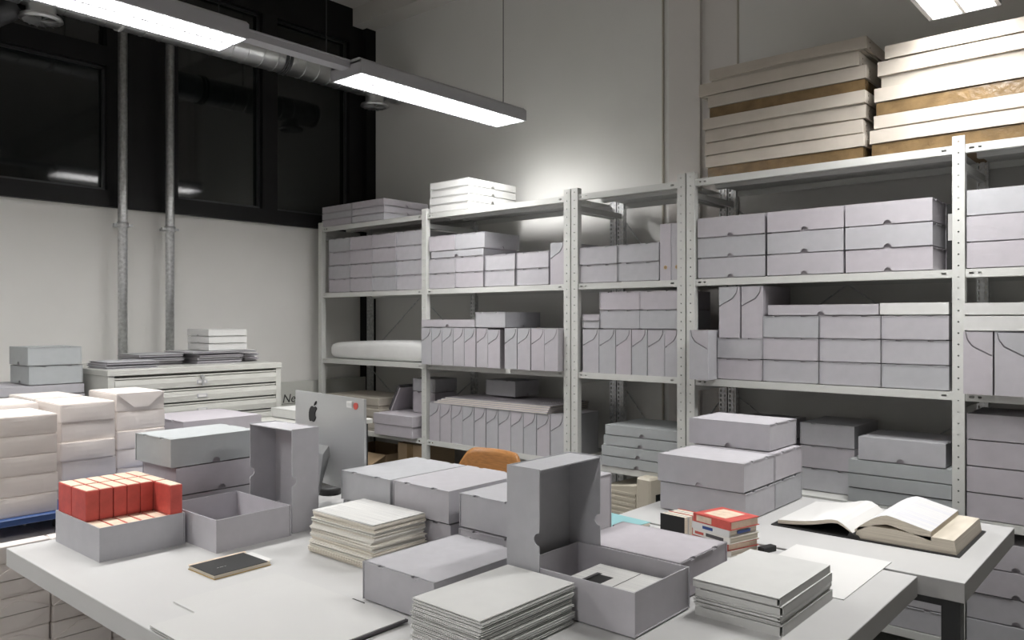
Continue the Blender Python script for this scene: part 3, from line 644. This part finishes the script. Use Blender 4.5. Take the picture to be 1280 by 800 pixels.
for i in range(4):
    t = thing('thin_booklet', ['black fronted thin booklet at the end of the little upright row', 'thin white booklet with red back next to the black fronted one', 'plain thin white booklet in the little upright row', 'thin white booklet with red back at the far end of the little row'][i], 'booklet', (-1.30+.004*i, 2.30+.024*i, TZ), rz*.3, 'row of thin booklets')
    quick('pages', -.045, .045, -.0095, .0095, .001, .069, 'edges', t); quick('cover', -.047, .046, -.0112, -.0095, 0, .071, 'blk' if i == 0 else 'paper', t); quick('back_cover', -.047, .046, .0095, .0112, 0, .071, 'red' if i % 2 else 'paper', t)
bm = bmesh.new(); bbox(bm, -.012, .012, -.03, .03, 0, .018); tag(obj('black_clip', bm, 'blk', None, (-1.0, 2.335, TZ), (0,0,-.3), bevel=.002), 'small black clip lying beside the little stack of colourful books', 'clip')
t = thing('teal_folder', 'pale teal folder with ragged papers at the far table edge', 'folder', (-1.545, 2.30, TZ), -.12)
quick('back_cover', -.11, .11, -.075, .075, 0, .002, 'teal', t); quick('sheets', -.105, .112, -.072, .07, .002, .012, 'cream', t); quick('cover', -.11, .11, -.075, .075, .012, .014, 'teal', t)

# --- big boxes on the side table
card_box(-1.53, 2.60, TZ, 'lower front box of the big stack on the smaller table', None, face='long', w=.338, d=.256, h=.104, near=True)
card_box(-1.528, 2.862, TZ, 'lower rear box of the big stack on the smaller table', None, face='long', w=.336, d=.256, h=.104, near=True)
card_box(-1.535, 2.592, TZ+.104, 'front box of the second layer of the big stack on the smaller table', None, face='long', w=.342, d=.262, h=.106, near=True, nr=.015)
card_box(-1.533, 2.858, TZ+.104, 'rear box of the second layer of the big stack on the smaller table', None, face='long', w=.34, d=.262, h=.106, near=True)
card_box(-1.56, 2.875, TZ+.21, 'top box of the big stack on the smaller table', None, face='long', w=.338, d=.256, h=.105, near=True, nr=.015)
# --- open book
t = thing('open_book', 'large open book with curling white pages on the smaller table', 'book', (-.845, 2.66, TZ), .0)
D_ = .36
def yprism(name, pts, m, y0=0, y1=D_, smooth=False):
    bm = bmesh.new(); prism(bm, pts, (0, y0, 0), (1,0,0), (0,0,1), (0,1,0), y1-y0); return obj(name, bm, m, t)
yprism('back_cover', [(.0, 0), (.305, 0), (.305, .004), (0, .004)], 'blk', -.012, D_+.012)
yprism('front_cover', [(-.275, 0), (0, 0), (0, .004), (-.275, .004)], 'blk', -.012, D_+.012)
yprism('spine', [(-.022, 0), (.02, 0), (.012, .012), (-.014, .02)], 'blk', -.01, D_+.01)
low = [(0, .004), (.295, .004), (.288, .046), (.24, .047), (.20, .046), (.12, .05), (.05, .05), (.01, .04)]
yprism('page_block', low, 'edges')
def sheet(name, top, th, m, y0=0, y1=D_):
    bot = [(x, max(.004, zz-th*min(1, .25+abs(x)*9))) for x, zz in top]; pts = top + bot[::-1]; return yprism(name, pts, m, y0, y1)
def curve(fn, a, b, n=14): return [(a+(b-a)*i/n, fn(a+(b-a)*i/n)) for i in range(n+1)]
import math as _m
rt = curve(lambda x: .03 + .062*_m.sin(_m.pi*min(1, x/.11)*.5) - max(0, x-.10)*.24, .0, .225)
sheet('turned_leaves', rt, .028, 'edges')
top_r = [(x, zz+.0008) for x, zz in rt]; sheet('right_page', top_r, .0008, 'ledger', .0005, D_-.0005)
lf = curve(lambda x: .012 + .052*_m.sin(_m.pi*min(1, max(0, -x)/.10)*.5)*_m.exp(-max(0, -x-.05)*9.5), -.255, 0)
sheet('left_leaves', lf, .012, 'edges'); sheet('left_page', [(x, zz+.0008) for x, zz in lf], .0008, 'paper', .0005, D_-.0005)

# --- computer
t = thing('desktop_computer', 'slim silver all-in-one computer seen from behind, with a sticker', 'computer', (-2.47, 1.782, TZ), R(-6))
bm = bmesh.new(); wv, hv = .252, .335
def dome(a, b): return .004 + .034*max(0, 1-(a*a))**.8*max(0, 1-(b*b)*.9)**.8
n = 16; grid = [[bm.verts.new((wv*(2*i/n-1), -dome(2*i/n-1, 2*j/n-1), .095+hv*j/n)) for j in range(n+1)] for i in range(n+1)]
for i in range(n):
    for j in range(n): bm.faces.new((grid[i][j], grid[i+1][j], grid[i+1][j+1], grid[i][j+1])).smooth = True
bbox(bm, -wv, wv, -.004, .006, .095, .095+hv)
obj('shell', bm, 'alu', t); quick('screen', -wv+.006, wv-.006, .006, .008, .15, .095+hv-.006, 'glass', t)
bm = bmesh.new(); prism(bm, [(-.10, 0), (.05, 0), (.05, .006), (-.07, .01), (-.085, .05), (-.06, .22), (-.035, .25), (-.03, .22), (-.062, .17), (-.095, .03)], (-.085, 0, 0), (0,1,0), (0,0,1), (1,0,0), .15); obj('stand', bm, 'alu', t)
bm = bmesh.new()
q = .056
pts = [(a*q, b*q) for a, b in ((0,.42), (-.1,.47), (-.25,.5), (-.4,.42), (-.5,.25), (-.52,.05), (-.47,-.18), (-.37,-.4), (-.25,-.52), (-.15,-.52), (0,-.47), (.15,-.52), (.25,-.52), (.37,-.4), (.46,-.2), (.34,-.09), (.28,.08), (.31,.24), (.43,.36), (.32,.47), (.2,.5), (.1,.47))]
prism(bm, pts, (0,0,0), (1,0,0), (0,0,1), (0,1,0), .003)
prism(bm, [(a*q, b*q) for a, b in ((0,.55), (.02,.7), (.12,.83), (.22,.87), (.21,.74), (.13,.61))], (0,0,0), (1,0,0), (0,0,1), (0,1,0), .003)
obj('emblem', bm, 'ink', t, (-.065, -.0312, .355), (R(-9), 0, R(-3))).scale = (1.12, 1, 1)
quick('sticker', .155, .19, -.0165, -.010, .395, .418, 'paper', t); quick('sticker_code', .161, .184, -.0170, -.015, .402, .412, 'folder', t)
bm = bmesh.new(); tube(bm, [(0, -.0128, 0), (0, -.006, 0)], .0125, 16); obj('round_sticker', bm, 'red', t, (.208, 0, .403))
bm = bmesh.new(); tube(bm, [(-.02, -.05, .2), (-.03, -.09, .12), (-.01, -.11, .03), (.03, -.12, .004), (.07, -.08, .004), (.05, -.16, .004), (-.02, -.17, .004)], .0028, 8); obj('power_cable', bm, 'paper', t)
bm = bmesh.new(); tube(bm, [(.02, -.10, 0), (.02, -.10, .022), (.02, -.10, .03)], [.045, .045, .035], 18); tag(obj('cable_puck', bm, 'blk', None, (-2.70, 2.04, TZ)), 'round black adapter with cables under the silver computer', 'adapter')
bm = bmesh.new(); tube(bm, [(0,0,.003), (.05,-.02,.003), (.10,.01,.003), (.09,.06,.003), (.02,.07,.003), (-.03,.03,.003), (0,-.04,.003)], .0025, 8); tag(obj('black_cable', bm, 'blk', None, (-2.63, 1.74, TZ)), 'thin black cable curled on the table behind the computer', 'cable')

# --- chair behind the table
t = thing('plywood_chair', 'wooden plywood chair tucked behind the work table', 'chair', (-2.44, 2.62, 0))
bm = bmesh.new(); nu, nv = 24, 6; G_ = {}
for side in (0, 1):
    for i in range(nu+1):
        u = i/nu*2-1; top = .175 - (.10*((abs(u)-.6)/.4)**2.2 if abs(u) > .6 else 0) - .006*u*u; bot = .03*u*u
        for j in range(nv+1):
            zz = bot + (top-bot)*j/nv
            G_[side, i, j] = bm.verts.new((u*.20, .05*(1-u*u) + zz*.12 + side*.012, .68+zz))
for i in range(nu):
    for j in range(nv):
        bm.faces.new((G_[0,i,j], G_[0,i+1,j], G_[0,i+1,j+1], G_[0,i,j+1])).smooth = True
        bm.faces.new((G_[1,i,j], G_[1,i,j+1], G_[1,i+1,j+1], G_[1,i+1,j])).smooth = True
    for j in (0, nv): bm.faces.new((G_[0,i,j], G_[0,i+1,j], G_[1,i+1,j], G_[1,i,j]))
for i in (0, nu):
    for j in range(nv): bm.faces.new((G_[0,i,j], G_[0,i,j+1], G_[1,i,j+1], G_[1,i,j]))
obj('backrest', bm, 'wood', t); bm = bmesh.new(); bbox(bm, -.2, .2, -.42, -.03, .43, .445); obj('seat', bm, 'wood', t, bevel=.006)
for sx in (-1, 1):
    for yy in (-.38, 0):
        bm = bmesh.new(); tube(bm, [(sx*.19, yy, 0), (sx*.17, yy*.95, .43)] + ([(sx*.165, .03, .72)] if yy == 0 else []), .011, 10); obj('leg', bm, 'galv', t)

# ------------------------------------------------------------------ left side: reams, pallets, plan chest
def ream_mesh():
    bm = bmesh.new(); bbox(bm, -.148, .148, -.1035, .1035, 0, .0645); me = None
    bmesh.ops.subdivide_edges(bm, edges=list(bm.edges), cuts=3, use_grid_fill=True)
    for v in bm.verts:
        c = v.co; bx = 1-(c.x/.148)**2; by = 1-(c.y/.1035)**2; bz = 1-((c.z-.032)/.0325)**2
        if abs(c.x) > .147: c.x += math.copysign(.0015*max(0, by)*max(0, bz), c.x)
        if abs(c.y) > .103: c.y += math.copysign(.0012*max(0, bx)*max(0, bz), c.y)
        if (abs(c.x) > .147) and abs(c.y) > .103: c.x *= .99; c.y *= .988
    bmesh.ops.bevel(bm, geom=[e for e in bm.edges if e.calc_face_angle(0) > .6], offset=.003, segments=2, affect='EDGES')
    return finish(bm, 'wrapped_body', 'ream')
RM = ream_mesh()
def flap(kind):
    bm = bmesh.new()
    if kind == 0: prism(bm, [(-.102, .064), (.102, .064), (.03, .014), (-.03, .014)], (.1485, 0, 0), (0,1,0), (0,0,1), (1,0,0), .0048)
    else: prism(bm, [(-.102, .003), (.102, .003), (.015, .05), (-.015, .05)], (.1485, 0, 0), (0,1,0), (0,0,1), (1,0,0), .0048)
    return finish(bm, 'end_flap', 'ream')
FL = [flap(0), flap(1)]
def ream(xf, y0, z, label, group, fl=None, sc=1):
    t = thing('paper_ream', label, 'paper ream', (xf-.148+random.uniform(-.004, .004), y0+.104+random.uniform(-.002, .002), z), random.uniform(-.012, .012), group); t.scale = (1, 1, sc)
    link('wrapped_body', RM, t)
    if fl is not None: link('end_flap', FL[fl], t)
    return t
def pallet(x0, x1, y0, y1, z, label, hh=.05):
    t = thing('blue_pallet', label, 'pallet', ((x0+x1)/2, (y0+y1)/2, z)); a, b = (x1-x0)/2, (y1-y0)/2
    quick('deck', -a, a, -b, b, hh, hh+.025, 'blue', t, .003)
    for u in (-.85, 0, .85):
        for v in (-.85, 0, .85): quick('block', u*a-.05, u*a+.05, v*b-.05, v*b+.05, 0, hh, 'blk', t)
    return t
gl = 'reams on the lower pallet'
pallet(-4.05, -3.07, .60, 1.75, 0, 'blue pallet on the floor carrying the lower paper reams', .095)
for c in range(4):
    for k in range(9):
        ream(-3.10-.012*(c % 2), .625+c*.212, .1205+.0608*k, ORD[8-k]+' wrapped ream below the upper pallet, '+ORD[3-c]+' column from the plan chest', gl, fl=1 if k % 2 else 0, sc=.93)
for c in range(3):
    for k in range(9): ream(-3.74, .73+c*.23, .1205+.0608*k, 'wrapped paper ream in the rear row of the lower pallet', 'rear row of reams', sc=.93)
pallet(-4.03, -3.17, .62, 1.70, .6685, 'upper blue pallet resting on wrapped reams beside the table', .05)
zp = .7440
for k in range(5): ream(-3.20, .893, zp+.0718*k, ORD[k]+' wrapped ream from the pallet in the column nearest the table' if k < 4 else 'topmost ream with a loose lid-like wrap on the column of five', 'column of five reams' if k < 4 else None, sc=1.105)
for k in range(5): ream(-3.35, 1.162, zp+.0752*k, ORD[k]+' wrapped ream from the pallet in the middle column behind the red packets' if k < 4 else 'topmost ream of the middle column beside the red packets', 'middle column of reams' if k < 4 else None, sc=1.155)
for k in range(5): ream(-3.43, 1.405, zp+.0792*k, ORD[k]+' wrapped ream from the pallet in the column nearest the plan chest' if k < 4 else 'topmost ream with folded triangular end, nearest the plan chest', 'column of reams by the plan chest' if k < 4 else None, fl=0 if k == 4 else None, sc=1.22)
for k in range(5): ream(-3.52, .93, zp+.0752*k, 'wrapped ream in the column behind the column of five', 'column behind the column of five', sc=1.155)
for k in range(5): ream(-3.70, 1.17, zp+.0752*k, 'wrapped ream in the column behind the middle one', 'rear columns of reams', sc=1.155)

# plan chest
cx = -4.2
t = thing('plan_chest', 'pale grey steel plan chest with shallow drawers and label holders', 'cabinet', (cx, 2.18, 0)); W2 = .502
bm = bmesh.new(); bbox(bm, -.82, 0, -W2, -W2+.032, 0, 1.16); bbox(bm, -.82, 0, W2-.032, W2, 0, 1.16); bbox(bm, -.82, -.80, -W2, W2, 0, 1.16); bbox(bm, -.82, -.03, -W2+.03, W2-.03, 0, .08); obj('body', bm, 'cabm', t)
quick('top_panel', -.825, .006, -W2-.004, W2+.004, 1.16, 1.192, 'cabm', t, .003)
for k in range(14):
    z1 = 1.155-.0775*k; 
    if z1 < .1: break
    quick('drawer_gap', -.6, -.045, -W2+.033, W2-.033, z1-.072, z1-.0, 'cabm', t)
    bm = bmesh.new(); prism(bm, [(-.02, 0), (.0, 0), (.004, .03), (.001, .053), (-.006, .055), (-.012, .055), (-.012, .060), (-.003, .061), (-.003, .068), (-.02, .068)], (0, -W2+.034, z1-.075), (1,0,0), (0,0,1), (0,1,0), 2*W2-.068)
    d_ = obj('drawer', bm, 'cabm', t)
    bm = bmesh.new(); bbox(bm, .001, .006, -.03, .03, z1-.058, z1-.038); obj('label_holder', bm, 'lampw', d_); quick('paper_label', .006, .0066, -.022, .022, z1-.055, z1-.042, 'paper', d_)
bm = bmesh.new(); tube(bm, [(0, 0, 1.135), (.014, 0, 1.135)], .011, 12); obj('lock', bm, 'galv', t); bm = bmesh.new(); bbox(bm, .012, .016, -.006, .006, 1.085, 1.13); obj('key', bm, 'galv', t)
# folders and boxes on the chest
z = 1.1925
def loose_folder(x, y, z, w, d, h, rz, lab, grp):
    t = thing('grey_folder', lab, 'folder', (x, y, z), rz, grp)
    quick('cover', -w/2, w/2, -d/2, d/2, h-.003, h, 'grey', t); quick('back_cover', -w/2+.004, w/2, -d/2, d/2-.003, 0, .003, 'grey', t); quick('sheets', -w/2+.008, w/2-.012, -d/2+.006, d/2-.006, .003, h-.003, 'tray', t)
for (cxx, cy, w_, d_, n_, nm) in ((-4.40, 1.84, .26, .27, 3, 'near the lilac boxes'), (-4.62, 2.09, .30, .25, 5, 'below the pipes'), (-4.55, 2.40, .30, .28, 5, 'under the white flat boxes'), (-4.60, 2.635, .28, .10, 4, 'at the chest end')):
    for k in range(n_):
        loose_folder(cxx+random.uniform(-.015, .015), cy+random.uniform(-.008, .008), z+.0125*k, w_, d_, .012, random.uniform(-.05, .05), ORD[n_-1-k]+' grey folder from the top of the chest pile '+nm, 'folders on the chest '+nm)
loose_folder(-4.55, 2.42, z+.0625, .33, .42, .010, .04, 'wide grey folder directly under the white flat boxes', None)
for k in range(3): card_box(-4.68, 2.335, z+.0728+.0435*k, LV3[k]+' small white flat box in the pile on the plan chest', 'three white flat boxes on the chest', w=.26, d=.25, h=.0435, m='white', face='long', notch=True, nr=.006)
# grey boxes left of the chest on a low cabinet
t = thing('low_cabinet', 'grey steel cabinet beside the plan chest carrying lilac boxes', 'cabinet', (-4.72, 1.20, 0)); quick('body', -.38, .37, -.46, .455, 0, 1.02, 'cabm', t, .003)
for s in (-1, 1): d_ = quick('door', .37, .385, -.45 if s < 0 else .003, -.003 if s < 0 else .445, .06, 1.0, 'cabm', t, .002); quick('handle', .385, .40, s*.05-.006, s*.05+.006, .45, .6, 'galv', d_)
for k in range(2): card_box(-4.80, 1.235, 1.0205+.0505*k, LV2[k]+' wide flat lilac box under the archive boxes on the low cabinet', 'wide flat boxes on the low cabinet', face='short', w=.43, d=.39, h=.0505)
for k in range(2): card_box(-4.66, 1.37, 1.122+.096*k, LV2[k]+' archive box stacked beside the plan chest by the wall', 'two lilac boxes beside the plan chest', face='long', w=.275, d=.25, h=.096, m='cool', near=True)
# low table behind the reams with flat boxes
t = thing('low_bench', 'low grey bench between the reams and the plan chest', 'bench', (-3.84, 2.26, 0)); quick('bench_top', -.26, .27, -.5, .62, .86, .885, 'cabm', t, .002)
for sx in (-.23, .23):
    for sy in (-.46, .58): quick('leg', sx-.02, sx+.02, sy-.02, sy+.02, 0, .86, 'dleg', t)
card_box(-4.02, 1.77, .8855, 'large flat lilac box on the bench in front of the plan chest', None, face='short', w=.42, d=.41, h=.085, near=True)
card_box(-4.08, 2.54, .8855, 'white flat box half hidden behind the silver computer', None, face='short', w=.26, d=.33, h=.055, m='white')
# sign
t = thing('wall_sign', 'pale sign board with large dark lettering leaning beside the shelving', 'sign', (-5.06, 3.62, .45)); quick('board', -.012, .012, -.43, .38, 0, .545, 'sign', t)
text_mesh('Ne', .088, 'ink', 'lettering', t, (.0125, -.385, .395), (R(90), 0, R(90)), italic=.2)
text_mesh('l', .088, 'ink', 'lettering', t, (.0125, -.225, .395), (R(90), 0, R(90)), italic=.2)
quick('underline', .012, .0127, -.39, -.2, .384, .387, 'ink', t)
